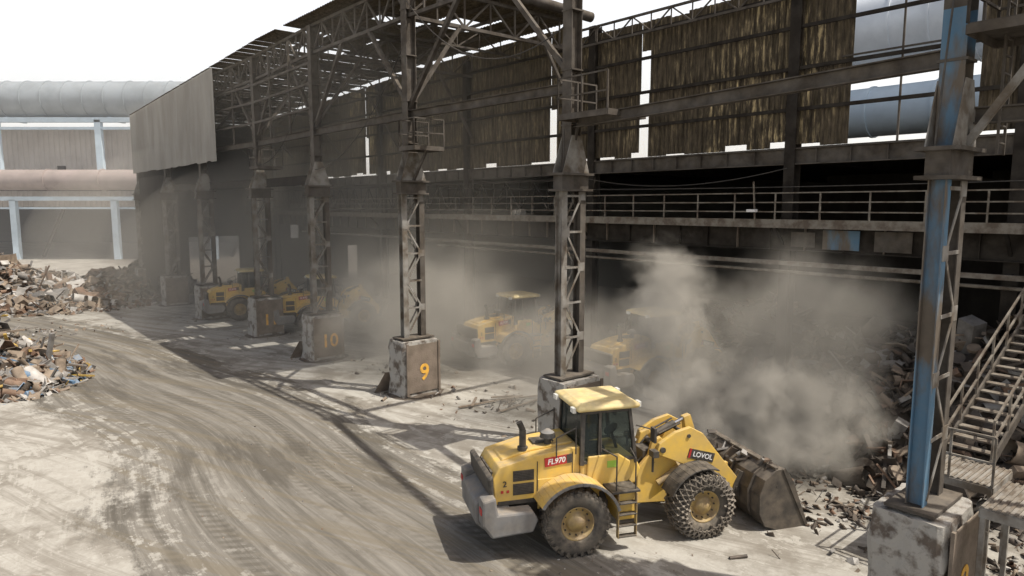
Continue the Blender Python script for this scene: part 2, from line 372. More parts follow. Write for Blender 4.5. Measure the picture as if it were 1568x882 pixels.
def truss(mb, p0, p1, z0, z1, nseg, k, w_=.12, dz=0):
    p0 = Vector(p0); p1 = Vector(p1)
    a0 = Vector((p0.x,p0.y,z0)); a1 = Vector((p1.x,p1.y,z0+dz)); b0 = Vector((p0.x,p0.y,z1)); b1 = Vector((p1.x,p1.y,z1+dz))
    mb.beam(a0, a1, w_, w_, k); mb.beam(b0, b1, w_, w_, k)
    for i in range(nseg):
        u, v = i/nseg, (i+1)/nseg
        lo = a0.lerp(a1, u), a0.lerp(a1, v); hi = b0.lerp(b1, u), b0.lerp(b1, v)
        mb.beam(*( (lo[0], hi[1]) if i % 2 == 0 else (hi[0], lo[1])), w_*.55, w_*.55, k)
        mb.beam(lo[1], hi[1], w_*.45, w_*.45, k)
for i in range(len(outer)-1):
    (s0, n0, a), (s1, n1, b_) = outer[i], outer[i+1]
    zt = 10.6 if i == 0 else 11.7
    uc.ibeam((s0, n0, zt), (s1, n1, zt), .22, .32, 'steel', t=.025)
    if i > 0: truss(uc, (s0, n0, 0), (s1, n1, 0), EH(s0)-1.3, EH(s0)+.02, 8, 'steel', .14, EH(s1)-EH(s0))
    else: uc.ibeam((s0, n0, 16.5), (s1, n1, 16.5), .2, .3, 'steel')
    for (sa, na, sb, nb) in ((s0,n0,s1,n1),(s1,n1,s0,n0)):
        if i == 0: continue
        f = .36
        uc.beam((sa, na, 12.0), (sa+(sb-sa)*f, na+(nb-na)*f, EH(sa)-1.3), .16, .16, 'steel')
    if i >= 3:
        for z in (12.9, 14.1, 15.1): uc.beam((s0, n0-.2, z), (s1, n1-.2, z), .1, .12, 'steel')
        for f in (.33,.67): uc.beam((s0+(s1-s0)*f, n0+(n1-n0)*f-.2, 11.8), (s0+(s1-s0)*f, n0+(n1-n0)*f-.2, EH(s1)-.2), .1, .1, 'steel')
        uc.ibeam((s0, n0+.35, 9.35), (s1, n1+.35, 9.35), .2, .5, 'steeldk')
for s, n, nm in outer[2:]:
    truss(uc, (s, n, 0), (s, 9, 0), EH(s)-1.3, EH(s), 7, 'steel', .14)
    uc.beam((s, n, 12), (s, n+2.6, EH(s)-1.3), .14, .14, 'steel'); uc.beam((s, 9, 12), (s, 6.6, EH(s)-1.3), .14, .14, 'steel')
for s in (-12.8,-21.4,-30,-39,-47.5): truss(uc, (s,-1,0), (s,9,0), EH(s)-.9, EH(s), 7, 'steel', .1)
for n in (0.4, 2.1, 3.8, 5.5, 7.2):
    uc.beam((-8.3,n,EZ+.12), (-22,n,EZ+.12), .1, .14, 'steel'); uc.beam((-22,n,EZ+.12), (SEND,n,EH(SEND)+.12), .1, .14, 'steel')
uc.ibeam((.57,-.57,16.6),(.57,9,16.6),.2,.3,'steel'); uc.ibeam((CS,CN,16.6),(CS,9,16.6),.2,.3,'steel')
uc.cyl((-8.0,-.8,17.5),(-7.6,9,17.1),.24,'steel',14)
uc.obj('upper_steelwork', shed)
# roof sheets
rf = MB(); s = -8.0
while s > SEND:
    wd = 1.04
    for j in range(4):
        n0 = -1.75 + j*2.7; n1 = n0+2.78
        hole = .006
        if (-14.5 < s < -10.5 and j in (1,2)): hole = .25
        if (-23 < s < -17 and j in (0,1)): hole = .22
        if random.random() < hole: continue
        z = EH(s)+.22+random.uniform(0,.02)+.012*j
        cut = random.uniform(0,.9) if random.random() < hole*1.2 else 0
        vs = []; K = 8
        for q in range(K+1):
            zz = z + (.045 if q % 2 else 0)
            vs += [(s-wd*q/K, n0, zz), (s-wd*q/K, n1-cut, zz)]
        rf.add(vs, [(2*q, 2*q+1, 2*q+3, 2*q+2) for q in range(K)], 'cladroof')
    s -= 1.0
rf.obj('roof_sheets', shed)
ep = MB()
for s in range(-53, -30):
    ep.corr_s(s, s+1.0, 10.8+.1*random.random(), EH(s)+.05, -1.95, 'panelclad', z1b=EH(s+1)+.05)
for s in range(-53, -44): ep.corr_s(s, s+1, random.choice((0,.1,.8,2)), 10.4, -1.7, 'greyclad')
# far gable of the shed
ep.b2(SEND-.1, SEND, -1.6, 2.5, 0, EH(SEND), 'greyclad'); ep.b2(SEND-.1, SEND, 2.5, 7.2, 5.0, EH(SEND), 'greyclad'); ep.b2(SEND-.1, SEND, 7.2, 9.2, 0, EH(SEND), 'greyclad')
ep.obj('outer_cladding', shed)
# inner wall
iw = MB(); ist = MB()
incol = [16.5, 10.3, 3.0, -7.3, -17.6, -28, -38, -48]
for s in incol:
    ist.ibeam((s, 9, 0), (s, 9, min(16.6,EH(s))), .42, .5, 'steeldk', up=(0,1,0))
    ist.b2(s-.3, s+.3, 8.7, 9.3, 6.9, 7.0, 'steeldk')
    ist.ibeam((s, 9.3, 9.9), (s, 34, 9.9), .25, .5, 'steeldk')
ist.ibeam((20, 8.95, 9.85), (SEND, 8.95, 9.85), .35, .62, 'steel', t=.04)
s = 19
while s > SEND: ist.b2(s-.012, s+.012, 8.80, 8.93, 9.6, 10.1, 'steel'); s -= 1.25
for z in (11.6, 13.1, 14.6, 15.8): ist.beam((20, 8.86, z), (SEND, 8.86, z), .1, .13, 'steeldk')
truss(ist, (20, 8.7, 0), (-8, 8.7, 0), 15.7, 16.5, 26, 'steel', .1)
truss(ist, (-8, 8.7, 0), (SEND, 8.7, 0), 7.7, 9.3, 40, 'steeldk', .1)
s = 18.0
while s > SEND:
    gap = (4.7 < s+.5 < 8.7)
    z0 = 10.22+random.choice((0,0,0,.05,.1,.22)); z1 = 16.3-random.choice((0,0,0,.1))
    if s < -9: z1 = EH(s)+.1
    special = [gs for gs in (-4.35, -10.6, -30.6) if abs(s+.5-gs) < .5]
    if s < -36 and random.random() < .04: gap = True
    kk = 'cladyel' if (-1.5 < s < 4 or -33.5 < s < -27 or (s > 9)) and random.random() < .75 else 'clad'
    if special:
        top = 15.0 if special[0] > -5 else 13.0
        iw.corr_s(s, s+.45, z0, 13.2, 9.06, 'clad'); iw.corr_s(s, s+.45, 13.1, z1, 9.13, 'clad')
        iw.corr_s(s+.45, s+.99, top, z1, 9.2, 'clad')
    elif not gap:
        iw.corr_s(s, s+1.01, z0, 13.2, 9.06, kk); iw.corr_s(s, s+1.01, 13.1, z1, 9.13, kk)
    s -= 1.0
for z in (11.6,13.3): ist.beam((4.7,9.0,z),(8.7,9.0,z),.06,.06,'steel')
ist.beam((6.7,9,10.2),(6.7,9,16.4),.06,.06,'steel')
iw.obj('inner_wall_cladding', shed)
# walkway
n0, n1, z, a, b_ = 7.9, 8.7, 7.36, 20, SEND
ist.b2(b_, a, n0, n1, z-.06, z, 'steel'); ist.b2(b_, a, n0-.05, n0-.01, z-.2, z+.12, 'rail')
s = a
while s > b_:
    ist.beam((s, n0-.03, z), (s, n0-.03, z+1.1), .05, .05, 'rail'); s -= 1.7
for q in (.4,.75,1.1): ist.beam((a, n0-.03, z+q), (b_, n0-.03, z+q), .045, .045, 'rail')
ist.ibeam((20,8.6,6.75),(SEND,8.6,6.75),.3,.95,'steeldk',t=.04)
s = 19.3
while s > SEND:
    ist.b2(s-.015,s+.015,8.46,8.58,6.33,7.15,'rustplate' if random.random()<.5 else 'steeldk'); s -= 1.4
ist.b2(4.6,5.9,8.42,8.45,6.4,7.1,'blue'); ist.b2(6.4,7.6,8.42,8.45,6.4,7.1,'steel'); ist.b2(3.4,4.3,8.42,8.45,6.45,7.0,'steel')
ist.beam((20,8.0,5.85),(-40,8.0,5.85),.14,.16,'rail')
ist.cyl((20,8.3,5.5),(-20,8.3,5.5),.06,'rail',8)
for s in incol:
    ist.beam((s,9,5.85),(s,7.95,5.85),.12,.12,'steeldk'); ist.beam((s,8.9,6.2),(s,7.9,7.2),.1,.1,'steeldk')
ist.b2(2.0,2.35,7.55,7.75,7.75,7.85,'white'); ist.beam((2.2,7.85,7.4),(2.2,7.65,8.9),.05,.05,'rail')
for s in (11.5, 12.0, -12, -12.4): ist.cyl((s,8.2,7.6),(s+.3,8.2,7.6),.22,'steellt',12)
ist.obj('inner_row_steelwork', shed)
lr = MB()
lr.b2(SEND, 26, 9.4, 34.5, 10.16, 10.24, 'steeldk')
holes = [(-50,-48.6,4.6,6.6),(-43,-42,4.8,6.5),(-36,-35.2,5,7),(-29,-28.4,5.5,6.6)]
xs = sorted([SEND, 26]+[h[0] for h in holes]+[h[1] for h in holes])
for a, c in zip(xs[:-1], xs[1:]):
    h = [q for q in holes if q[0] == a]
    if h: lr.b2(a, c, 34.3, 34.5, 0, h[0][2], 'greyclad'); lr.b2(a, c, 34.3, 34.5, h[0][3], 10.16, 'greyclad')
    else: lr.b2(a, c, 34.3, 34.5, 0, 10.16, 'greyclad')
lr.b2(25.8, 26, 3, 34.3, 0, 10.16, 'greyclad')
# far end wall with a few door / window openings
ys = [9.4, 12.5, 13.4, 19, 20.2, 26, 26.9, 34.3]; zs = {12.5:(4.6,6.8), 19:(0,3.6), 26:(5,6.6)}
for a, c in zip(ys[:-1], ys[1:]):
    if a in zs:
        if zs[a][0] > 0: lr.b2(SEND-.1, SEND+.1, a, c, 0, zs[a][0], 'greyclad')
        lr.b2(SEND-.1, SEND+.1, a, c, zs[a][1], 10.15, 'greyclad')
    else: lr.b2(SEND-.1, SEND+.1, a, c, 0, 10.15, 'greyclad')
lr.obj('rear_hall', shed)
# service platforms on columns
pf = MB()
def platform(mb, s0, s1, n0, n1, z, k='steel', rails=('s0','s1','n0')):
    mb.b2(s0, s1, n0, n1, z-.05, z, k)
    for a in ((s0,n0,s1,n0),(s0,n1,s1,n1),(s0,n0,s0,n1),(s1,n0,s1,n1)): mb.beam((a[0],a[1],z-.1),(a[2],a[3],z-.1),.05,.16,k)
    E = {'s0':((s0,n0),(s0,n1)),'s1':((s1,n0),(s1,n1)),'n0':((s0,n0),(s1,n0)),'n1':((s0,n1),(s1,n1))}
    for r in rails:
        (a, b_), (c, d) = E[r]; L = math.hypot(c-a, d-b_); m = max(1, round(L/1.0))
        for i in range(m+1): mb.beam((a+(c-a)*i/m, b_+(d-b_)*i/m, z), (a+(c-a)*i/m, b_+(d-b_)*i/m, z+1.05), .045, .045, k)
        for q in (.5, 1.05): mb.beam((a,b_,z+q), (c,d,z+q), .045, .045, k)
platform(pf, .9, 2.9, -1.5, .2, 10.75, 'steel', ('s0','n0'))
pf.beam((.9,-.6,10.6),(.6,-.6,9.4),.08,.08,'steel')
platform(pf, -8.0, -6.9, -1.7, -.3, 10.35, 'steel', ('s0','s1','n0'))
pf.beam((-8.1,-1,9.0),(-7.0,-1,10.3),.09,.09,'steel')
platform(pf, -25.3, -24, -1.5, 0, 10.3, 'steel', ('s0','s1','n0'))
platform(pf, CS+.33, CS+2.2, CN-.7, CN+.9, 11.0, 'steel', ('s0','s1','n0','n1'))
pf.beam((CS+.1,CN+.1,8.9),(CS+1.4,CN+.1,10.9),.12,.12,'steellt'); pf.beam((CS+.1,CN+.1,12.4),(CS+1.6,CN+.1,13.6),.12,.12,'steellt')
platform(pf, CS+.33, CS+1.6, CN-.7, CN+.9, 13.4, 'steel', ('s0','s1','n0'))
pf.ibeam((CS+.2,CN+.5,11.9),(CS+6,CN+3,11.9),.2,.3,'steel'); pf.ibeam((CS+.2,CN+.4,9.6),(CS+6,CN+2,9.6),.2,.3,'steel')
for o in (-.2,.2): pf.beam((CS+.6,CN+.6+o,8.9),(CS+.6,CN+.6+o,14),.04,.04,'steel')
for z in range(0,16): pf.beam((CS+.6,CN+.4,9.1+z*.3),(CS+.6,CN+.8,9.1+z*.3),.03,.03,'steel')
pf.box((CS-.5,CN-.3,12.1),(.35,.3,.25),'steel'); pf.beam((CS,CN-.2,12.1),(CS-.5,CN-.3,12.1),.05,.05,'steel')
pf.obj('service_platforms', shed)
cb = MB()
def cable(p0, p1, sag, r=.02, n=14, k='black'):
    p0=Vector(p0); p1=Vector(p1); prev=p0
    for i in range(1,n+1):
        t=i/n; q=p0.lerp(p1,t); q.z-=sag*4*t*(1-t); cb.cyl(prev,q,r,k,6,caps=False); prev=q
cable((-8.3,-1.2,14.5),(-17.2,-1.2,9.8),1.2); cable((-17.2,-1.2,14.8),(-25.7,-1,10.5),1.4)
cable((.5,-.9,13.5),(-8.3,-1.2,16.3),1.6); cable((20,8.5,8.9),(-20,8.5,9.1),.3); cable((3,8.6,9.4),(-7.3,8.6,9.3),.5)
cable((CS,CN-.3,12.0),(CS-.1,CN-.55,8.6),-.1,.018); cable((.57,-.9,10.4),(.6,-1.05,5.5),.0,.02)
cb.obj('cables', shed)

# ------------------------------------------------------------------ staircase right
st = MB(); stair = empty('metal_staircase', (OX,OY,0), math.atan2(-.76,.65))
def toSN(x,y): dx,dy=x-OX,y-OY; return dx*.65-dy*.76, dx*.76+dy*.65
def stp(s0,s1,n0,n1,z,legs=True,rails=('n0','s1')):
    platform(st,s0,s1,n0,n1,z,'steellt',rails)
    i=0
    while s0+.12*i < s1: st.b2(s0+.12*i, s0+.12*i+.05, n0, n1, z+.002, z+.025, 'rail'); i+=1
    if legs:
        for a in (s0+.04,s1-.04):
            for c in (n0+.04,n1-.04): st.beam((a,c,0),(a,c,z-.1),.08,.08,'steellt')
        st.beam((s0,n0,.3),(s1,n0,z-.3),.05,.05,'steellt'); st.beam((s0,n0,1.2),(s1,n0,1.2),.06,.06,'steellt')
stp(12.85,14.3,-2.7,-1.0,2.72,True,('s1',))
def flight(p0,p1,wd,nst,k='steel'):
    p0=Vector(p0); p1=Vector(p1); h=(p1-p0); hd=Vector((h.x,h.y,0)).normalized(); side=Vector((-hd.y,hd.x,0))
    for sg in (-1,1):
        st.beam(p0+side*sg*wd/2,p1+side*sg*wd/2,.05,.22,k)
        for q in (.5,1.0): st.beam(p0+side*sg*wd/2+Vector((0,0,q)),p1+side*sg*wd/2+Vector((0,0,q)),.045,.045,'rail')
        for i in range(0,nst+1,3):
            b0=p0.lerp(p1,i/nst)+side*sg*wd/2; st.beam(b0,b0+Vector((0,0,1)),.045,.045,'rail')
    for i in range(1,nst):
        c=p0.lerp(p1,i/nst); st.beam(c-side*wd/2,c+side*wd/2,.26,.035,'rail')
a=toSN(10.5,15.2); c=toSN(14.9,18.4)
flight((a[0],a[1],2.2),(c[0],c[1],5.4),1.0,19)
stp(a[0]-.7,a[0]+.9,a[1]-1.5,a[1]-.1,2.2,True,('s0','n0'))
st.beam((c[0],c[1],0),(c[0],c[1],5.4),.1,.1,'steel')
stp(c[0]-.5,c[0]+2,c[1]-.5,c[1]+1.2,5.4,True,('n0',))
st.obj('stairs_and_platforms', stair)

# ------------------------------------------------------------------ wheel loader
def make_loader(name):
    e = empty(name)
    def wheels(nm, xc, chains):
        mb = MB()
        for sg in (-1, 1):
            yc = sg*1.12; zc = .8; c = (xc, yc, zc)
            prof = [(.40,-.22),(.46,-.29),(.56,-.325),(.68,-.325),(.755,-.29),(.785,-.2),(.79,0),(.785,.2),(.755,.29),(.68,.325),(.56,.325),(.46,.29),(.40,.22)]
            mb.lathe(prof, c, 'rubber', 44)
            for i in range(26):
                for row in (-1, 1):
                    a = 2*math.pi*(i+(.5 if row > 0 else 0))/26
                    rot = Matrix.Rotation(-a, 3, 'Y') @ Matrix.Rotation(row*.5, 3, 'X')
                    ctr = Vector(c)+Matrix.Rotation(-a,3,'Y') @ Vector((.785, row*.155, 0))
                    mb.box(ctr, (.06, .30, .085), 'rubber', rot)
                    rot2 = Matrix.Rotation(-a,3,'Y')
                    mb.box(Vector(c)+rot2@Vector((.735,row*.30,0)), (.10,.05,.075), 'rubber', rot2)
            for sd in (-1, 1):
                k = 'yellowd'
                rp = [(.425,.235),(.41,.255),(.385,.24),(.37,.14),(.27,.10),(.25,.10),(.235,.17),(.2,.21),(.17,.215),(.16,.25),(.0,.255)]
                mb.lathe([(r, y*sd) for r, y in rp], c, k, 32)
                for i in range(12):
                    a = 2*math.pi*i/12
                    mb.cyl((xc+.32*math.cos(a), yc+sd*.1, zc+.32*math.sin(a)), (xc+.32*math.cos(a), yc+sd*.15, zc+.32*math.sin(a)), .022, 'black', 6)
            if chains:
                path = [(.50,-.355),(.60,-.372),(.70,-.365),(.80,-.31),(.855,-.18),(.865,0),(.855,.18),(.80,.31),(.70,.365),(.60,.372),(.50,.355)]
                n = 30
                def pt(i, j):
                    a = 2*math.pi*(i+(.5 if j % 2 else 0))/n; r, y = path[j]
                    return Vector((xc+r*math.cos(a), yc+y, zc+r*math.sin(a)))
                for i in range(n):
                    for j in range(len(path)-1):
                        if j in (0,9) and i % 3: continue
                        p = pt(i, j)
                        for q in ((pt(i, j+1), pt(i+(-1 if j % 2 == 0 else 1), j+1))): mb.cyl(p, q, .018, 'chain', 5)
                        mb.box(p, (.06,.055,.055), 'chain', Matrix.Rotation(-2*math.pi*i/n,3,'Y')@Matrix.Rotation(.8,3,'X'))
                for j in (1, 9):
                    for i in range(n): mb.cyl(pt(i,j), pt(i+1,j), .018, 'chain', 5)
        mb.obj(nm, e)
    wheels('rear_wheels', -1.7, False); wheels('front_wheels', 1.7, True)
    mb = MB()
    for x in (-1.7, 1.7): mb.cyl((x,-.95,.8),(x,.95,.8),.17,'black',12); mb.box((x,0,.8),(.5,.5,.5),'black')
    mb.prism([(-3.2,.75),(-3.2,1.35),(.0,1.35),(.15,.95),(0,.6),(-2.4,.6)], -.48, .48, 'black')
    mb.cyl((.2,0,.55),(.2,0,1.55),.16,'black',12)
    mb.obj('chassis', e, .02, fixn=True)
    mb = MB()
    mb.prism([(-3.55,1.22),(-3.62,1.85),(-3.45,2.14),(-2.6,2.34),(-1.42,2.46),(-1.42,1.32),(-2.3,1.22)], -.74, .74, 'yellow')
    mb.prism([(-3.35,2.13),(-2.6,2.33),(-1.5,2.44),(-1.5,2.50),(-2.6,2.41),(-3.3,2.22)], -.42, .42, 'yellow')
    mb.obj('hood', e, .06, fixn=True)
    mb = MB()
    for sg in (-1, 1):
        y0, y1 = (-.757, -.737) if sg < 0 else (.737, .757)
        for (x0,x1,z0,z1) in ((-3.12,-2.60,1.76,2.02),(-3.12,-2.60,1.42,1.70)):
            mb.b2(x0,x1,y0,y1,z0,z1,'black')
            k = z0+.03
            while k < z1-.02:
                mb.b2(x0+.02,x1-.02,min(y0,y0+sg*.012),max(y1,y1+sg*.012),k,k+.014,'black'); k += .04
        mb.b2(-3.5,-1.5,y0+.002,y1-.002,1.2,1.30,'black')
        mb.b2(-2.52,-2.505,y0,y1,1.35,2.2,'black'); mb.b2(-1.62,-1.608,y0,y1,1.4,2.35,'black')
    for k in range(9): mb.box((-3.60+.004*k,0,1.38+k*.07),(.05,1.0,.03),'black')
    mb.b2(-3.62,-3.57,-.55,.55,1.3,1.98,'black')
    mb.b2(-2.45,-1.9,-.2,.2,2.44,2.47,'black')
    mb.obj('grilles', e)
    mb = MB()
    mb.box((-2.02,-.752,2.17),(.62,.022,.22),'red', Matrix.Rotation(-.08,3,'Y'))
    mb.box((-1.70,-.756,2.195),(.14,.02,.22),'black', Matrix.Rotation(-.08,3,'Y'))
    mb.box((-2.02,.752,2.17),(.58,.022,.20),'red', Matrix.Rotation(.08,3,'Y'))
    mb.b2(-3.42,-3.36,-.762,-.74,1.50,1.56,'red'); mb.b2(-3.28,-3.22,-.762,-.74,1.50,1.56,'red')
    mb.obj('decals', e)
    text('model_number', 'FL970', .185, e, (-2.04,-.766,2.165), (R(90),R(-4.6),0), 'white', .002, .2)
    text('fleet_number', '2', .2, e, (-3.33,-.766,1.72), (R(90),0,0), 'black')
    mb = MB()
    for y0,y1 in ((-1.22,-.78),(.78,1.22)):
        mb.prism([(-3.98,.95),(-3.98,1.55),(-3.66,1.62),(-3.6,1.2),(-2.75,1.18),(-2.62,.95),(-2.75,.66),(-3.75,.62)], y0, y1, 'cwt')
    mb.prism([(-4.05,.85),(-4.05,1.35),(-3.66,1.5),(-3.6,1.2),(-3.2,1.18),(-3.2,.66),(-3.8,.62)], -.779, .779, 'cwt')
    mb.prism([(-3.75,1.52),(-3.80,2.0),(-3.66,2.05),(-3.64,1.52)], -1.0, 1.0, 'black')
    mb.obj('counterweight', e, .06, fixn=True)
    mb = MB()
    for y in (-1.05, 1.05): mb.b2(-4.0,-3.96,y-.1,y+.1,1.2,1.35,'red')
    for sg in (-1,1):
        mb.cyl((-1.55,sg*.80,2.3),(-1.55,sg*.80,3.0),.018,'black',6); mb.cyl((-1.55,sg*.8,2.95),(-2.05,sg*.8,2.75),.018,'black',6); mb.cyl((-2.05,sg*.8,2.75),(-2.05,sg*.8,2.25),.018,'black',6)
        mb.cyl((-.72,sg*1.36,1.45),(-.72,sg*1.36,2.35),.018,'black',6); mb.cyl((-.22,sg*1.36,1.0),(-.22,sg*1.36,2.25),.018,'black',6)
        mb.cyl((-.22,sg*1.36,2.25),(-.15,sg*.9,2.35),.018,'black',6); mb.cyl((-.72,sg*1.36,2.35),(-.9,sg*.9,2.4),.018,'black',6)
    mb.cyl((-2.75,-.3,2.3),(-2.75,-.3,2.86),.085,'black',14); mb.cyl((-2.75,-.3,2.86),(-2.84,-.3,3.06),.075,'black',14)
    mb.cyl((-2.75,-.3,2.36),(-2.75,-.3,2.44),.13,'black',14)
    mb.cyl((-2.1,-.28,2.35),(-2.1,-.28,2.62),.09,'black',14); mb.cyl((-2.1,-.28,2.62),(-2.1,-.28,2.74),.2,'black',18,r1=.17); mb.cyl((-2.1,-.28,2.74),(-2.1,-.28,2.82),.17,'cwt',18,r1=.05)
    mb.obj('exhaust_and_handrails', e)
    mb = MB()
    for sg in (-1,1):
        ya, yb = sorted((sg*.76, sg*1.46)); cx, cz = -1.7, .8
        for (r0, r1, k, yy0, yy1) in ((.98,1.03,'yellow',ya,yb),(.965,1.04,'cwt',*sorted((sg*1.462, sg*1.50)))):
            ang = [R(a) for a in range(14, 150, 9)]
            poly = [(cx+r1*math.cos(a)*1.05, cz+r1*math.sin(a)) for a in ang]+[(cx+r0*math.cos(a)*1.05, cz+r0*math.sin(a)) for a in reversed(ang)]
            for i in range(len(ang)-1):
                q = [poly[i], poly[i+1], poly[-2-i], poly[-1-i]]
                mb.prism(q, yy0, yy1, k)
        mb.b2(-2.5,-.9, *sorted((sg*.70, sg*.755)), 1.0, 1.75, 'yellow')
        mb.b2(-.86,-.12,*sorted((sg*.76,sg*1.44)),1.44,1.50,'black')
        mb.b2(-.66,-.2,*sorted((sg*.72,sg*1.30)),.72,1.43,'yellow')
        for z in (.35,.62,.9,1.18): mb.b2(-.68,-.22,*sorted((sg*1.32,sg*1.48)),z,z+.035,'black')
        for x in (-.69,-.22): mb.beam((x,sg*1.40,.33),(x,sg*1.40,1.44),.03,.12,'yellowd',up=(0,1,0))
        ang = [R(a) for a in range(68, 160, 10)]; cx = 1.7
        for i in range(len(ang)-1):
            q = [(cx+r*math.cos(a), .8+r*math.sin(a)) for r, a in ((1.0,ang[i]),(1.0,ang[i+1]),(.96,ang[i+1]),(.96,ang[i]))]
            mb.prism(q, *sorted((sg*.8, sg*1.40)), 'black')
    mb.obj('fenders_and_steps', e, .012, fixn=True)
    mb = MB()
    mb.prism([(-1.42,1.38),(-1.42,2.05),(.06,2.05),(.2,1.75),(.05,1.38)], -.80, .80, 'yellow')
    mb.obj('cab_base', e, .05, fixn=True)
    mb = MB()
    for sg in (-1,1):
        mb.prism([(-1.15,1.30),(-1.28,1.6),(-1.25,2.22),(-.45,2.22),(-.12,2.0),(-.10,1.55),(-.4,1.30)], *sorted((sg*.80, sg*.86)), 'yellow')
    mb.obj('cab_door_panels', e, .03, fixn=True)
    mb = MB()
    Y = .80; zt = 3.32
    fb, ft = .14, -.02
    for sg in (-1,1):
        for (p,q,wd) in (((-1.40,sg*Y,2.0),(-1.34,sg*(Y-.08),zt),.10),((-.95,sg*Y,2.0),(-.90,sg*(Y-.08),zt),.06),((fb-.1,sg*Y,1.95),(ft-.1,sg*(Y-.08),zt),.08)):
            mb.beam(p,q,wd,.08,'black',up=(0,1,0))
        mb.beam((-1.4,sg*Y,2.06),(fb-.1,sg*Y,2.06),.06,.07,'black')
        mb.beam((-1.36,sg*(Y-.08),zt-.02),(ft-.1,sg*(Y-.08),zt-.02),.06,.1,'black')
        mb.beam((-.9,sg*(Y+.03),2.3),(-.9,sg*(Y-.02),2.9),.03,.03,'black',up=(0,1,0))
    mb.beam((-1.38,-Y,2.06),(-1.38,Y,2.06),.07,.07,'black')
    mb.beam((fb-.1,-Y,1.95),(fb-.1,Y,1.95),.07,.07,'black')
    mb.b2(-1.0,-.55,-.25,.25,1.95,2.2,'black'); mb.box((-1.05,0,2.5),(.14,.46,.7),'black',Matrix.Rotation(-.15,3,'Y')); mb.b2(-1.12,-1.0,-.14,.14,2.85,3.05,'black')
    mb.cyl((-.1,0,2.0),(-.28,0,2.55),.04,'black',8); mb.cyl((-.27,0,2.55),(-.29,0,2.58),.2,'black',16)
    mb.obj('cab_frame_and_seat', e)
    mb = MB()
    for sg in (-1,1):
        mb.add([(-1.39,sg*(Y-.01),2.08),(fb-.1,sg*(Y-.01),2.08),(ft-.1,sg*(Y-.09),zt-.03),(-1.35,sg*(Y-.09),zt-.03)],[(0,1,2,3)],'glass')
    mb.add([(-1.40,-Y+.04,2.08),(-1.40,Y-.04,2.08),(-1.36,Y-.1,zt-.03),(-1.36,-Y+.1,zt-.03)],[(0,1,2,3)],'glass')
    mb.add([(fb-.09,-Y+.04,1.97),(fb-.09,Y-.04,1.97),(ft-.08,Y-.1,zt-.03),(ft-.08,-Y+.1,zt-.03)],[(0,1,2,3)],'glass')
    mb.obj('cab_windows', e)
    mb = MB()
    vs = []
    for z, g_ in ((zt,0),(zt+.06,.06),(zt+.13,.03),(zt+.19,-.12)):
        vs += [(-1.48-g_,-.80-g_,z),(.08+g_,-.80-g_,z),(.08+g_,.80+g_,z),(-1.48-g_,.80+g_,z)]
    fs = [(0,3,2,1),(12,13,14,15)]+[(4*k+i,4*k+(i+1)%4,4*k+4+(i+1)%4,4*k+4+i) for k in range(3) for i in range(4)]
    mb.add(vs, fs, 'cabroof')
    mb.obj('cab_roof', e, .03, fixn=True)
    mb = MB()
    for y in (-.62,.62):
        mb.box((.17,y,zt+.06),(.08,.2,.13),'lampy'); mb.box((-1.56,y,zt+.03),(.08,.2,.12),'lampy')
        sg = 1 if y > 0 else -1
        mb.cyl((.02,sg*.84,2.9),(.32,sg*1.12,2.85),.018,'black',6); mb.box((.34,sg*1.15,2.72),(.06,.22,.36),'black')
        mb.cyl((.55,sg*.75,1.6),(.55,sg*.75,2.0),.03,'black',6); mb.box((.58,sg*.75,2.08),(.16,.24,.16),'black'); mb.box((.665,sg*.75,2.08),(.02,.18,.12),'lampy')
    mb.box((-.62,-.866,1.98),(.26,.014,.17),'green')
    mb.obj('lamps_and_mirrors', e)
    mb = MB()
    ff = [(.3,.65),(.3,1.55),(.62,1.9),(.72,2.28),(.95,2.36),(1.15,2.1),(1.5,1.5),(2.15,1.2),(2.2,.7),(1.7,.55)]
    mb.prism(ff, -.40, -.28, 'yellow'); mb.prism(ff, .28, .40, 'yellow')
    mb.b2(.32,2.1,-.279,.279,.7,1.45,'yellowd'); mb.b2(.5,.95,-.279,.279,1.5,2.0,'black')
    mb.obj('front_frame', e, .02, fixn=True)
    mb = MB()
    arm = [(.72,2.02),(.80,2.26),(1.25,2.52),(1.68,2.62),(2.05,2.42),(2.42,1.95),(3.20,1.02),(3.26,.80),(3.08,.66),(2.88,.76),(2.25,1.28),(1.85,1.50),(1.35,1.72),(.9,1.92)]
    for sg in (-1,1): mb.prism(arm, *sorted((sg*.50, sg*.63)), 'yellow')
    mb.cyl((2.1,-.5,1.75),(2.1,.5,1.75),.15,'yellow',16)
    for x, z in ((.88,2.1),(3.12,.82)): mb.cyl((x,-.68,z),(x,.68,z),.075,'black',14)
    for x, z in ((1.9,1.75),(1.62,2.4)): mb.cyl((x,-.66,z),(x,.66,z),.05,'black',12)
    mb.prism([(1.78,2.72),(1.98,2.78),(2.25,2.0),(2.45,1.35),(2.28,1.28),(1.95,1.8)], -.09, .09, 'yellow')
    mb.prism([(2.28,1.38),(2.44,1.38),(3.2,1.32),(3.2,1.2),(2.3,1.25)], -.06, .06, 'yellow')
    mb.obj('boom', e, .015, fixn=True)
    mb = MB()
    mb.cyl((.95,0,2.30),(1.55,0,2.55),.10,'black',14); mb.cyl((1.5,0,2.53),(1.86,0,2.68),.05,'chrome',12)
    for sg in (-1,1):
        mb.cyl((.85,sg*.45,1.15),(1.45,sg*.45,1.5),.085,'yellowd',14); mb.cyl((1.4,sg*.45,1.47),(1.9,sg*.45,1.75),.045,'chrome',12)
        mb.cyl((1.0,sg*.2,2.38),(1.6,sg*.22,2.62),.025,'black',6); mb.cyl((.3,sg*.2,1.6),(.9,sg*.25,2.2),.025,'black',6); mb.cyl((.1,sg*.3,1.5),(.8,sg*.38,1.7),.025,'black',6)
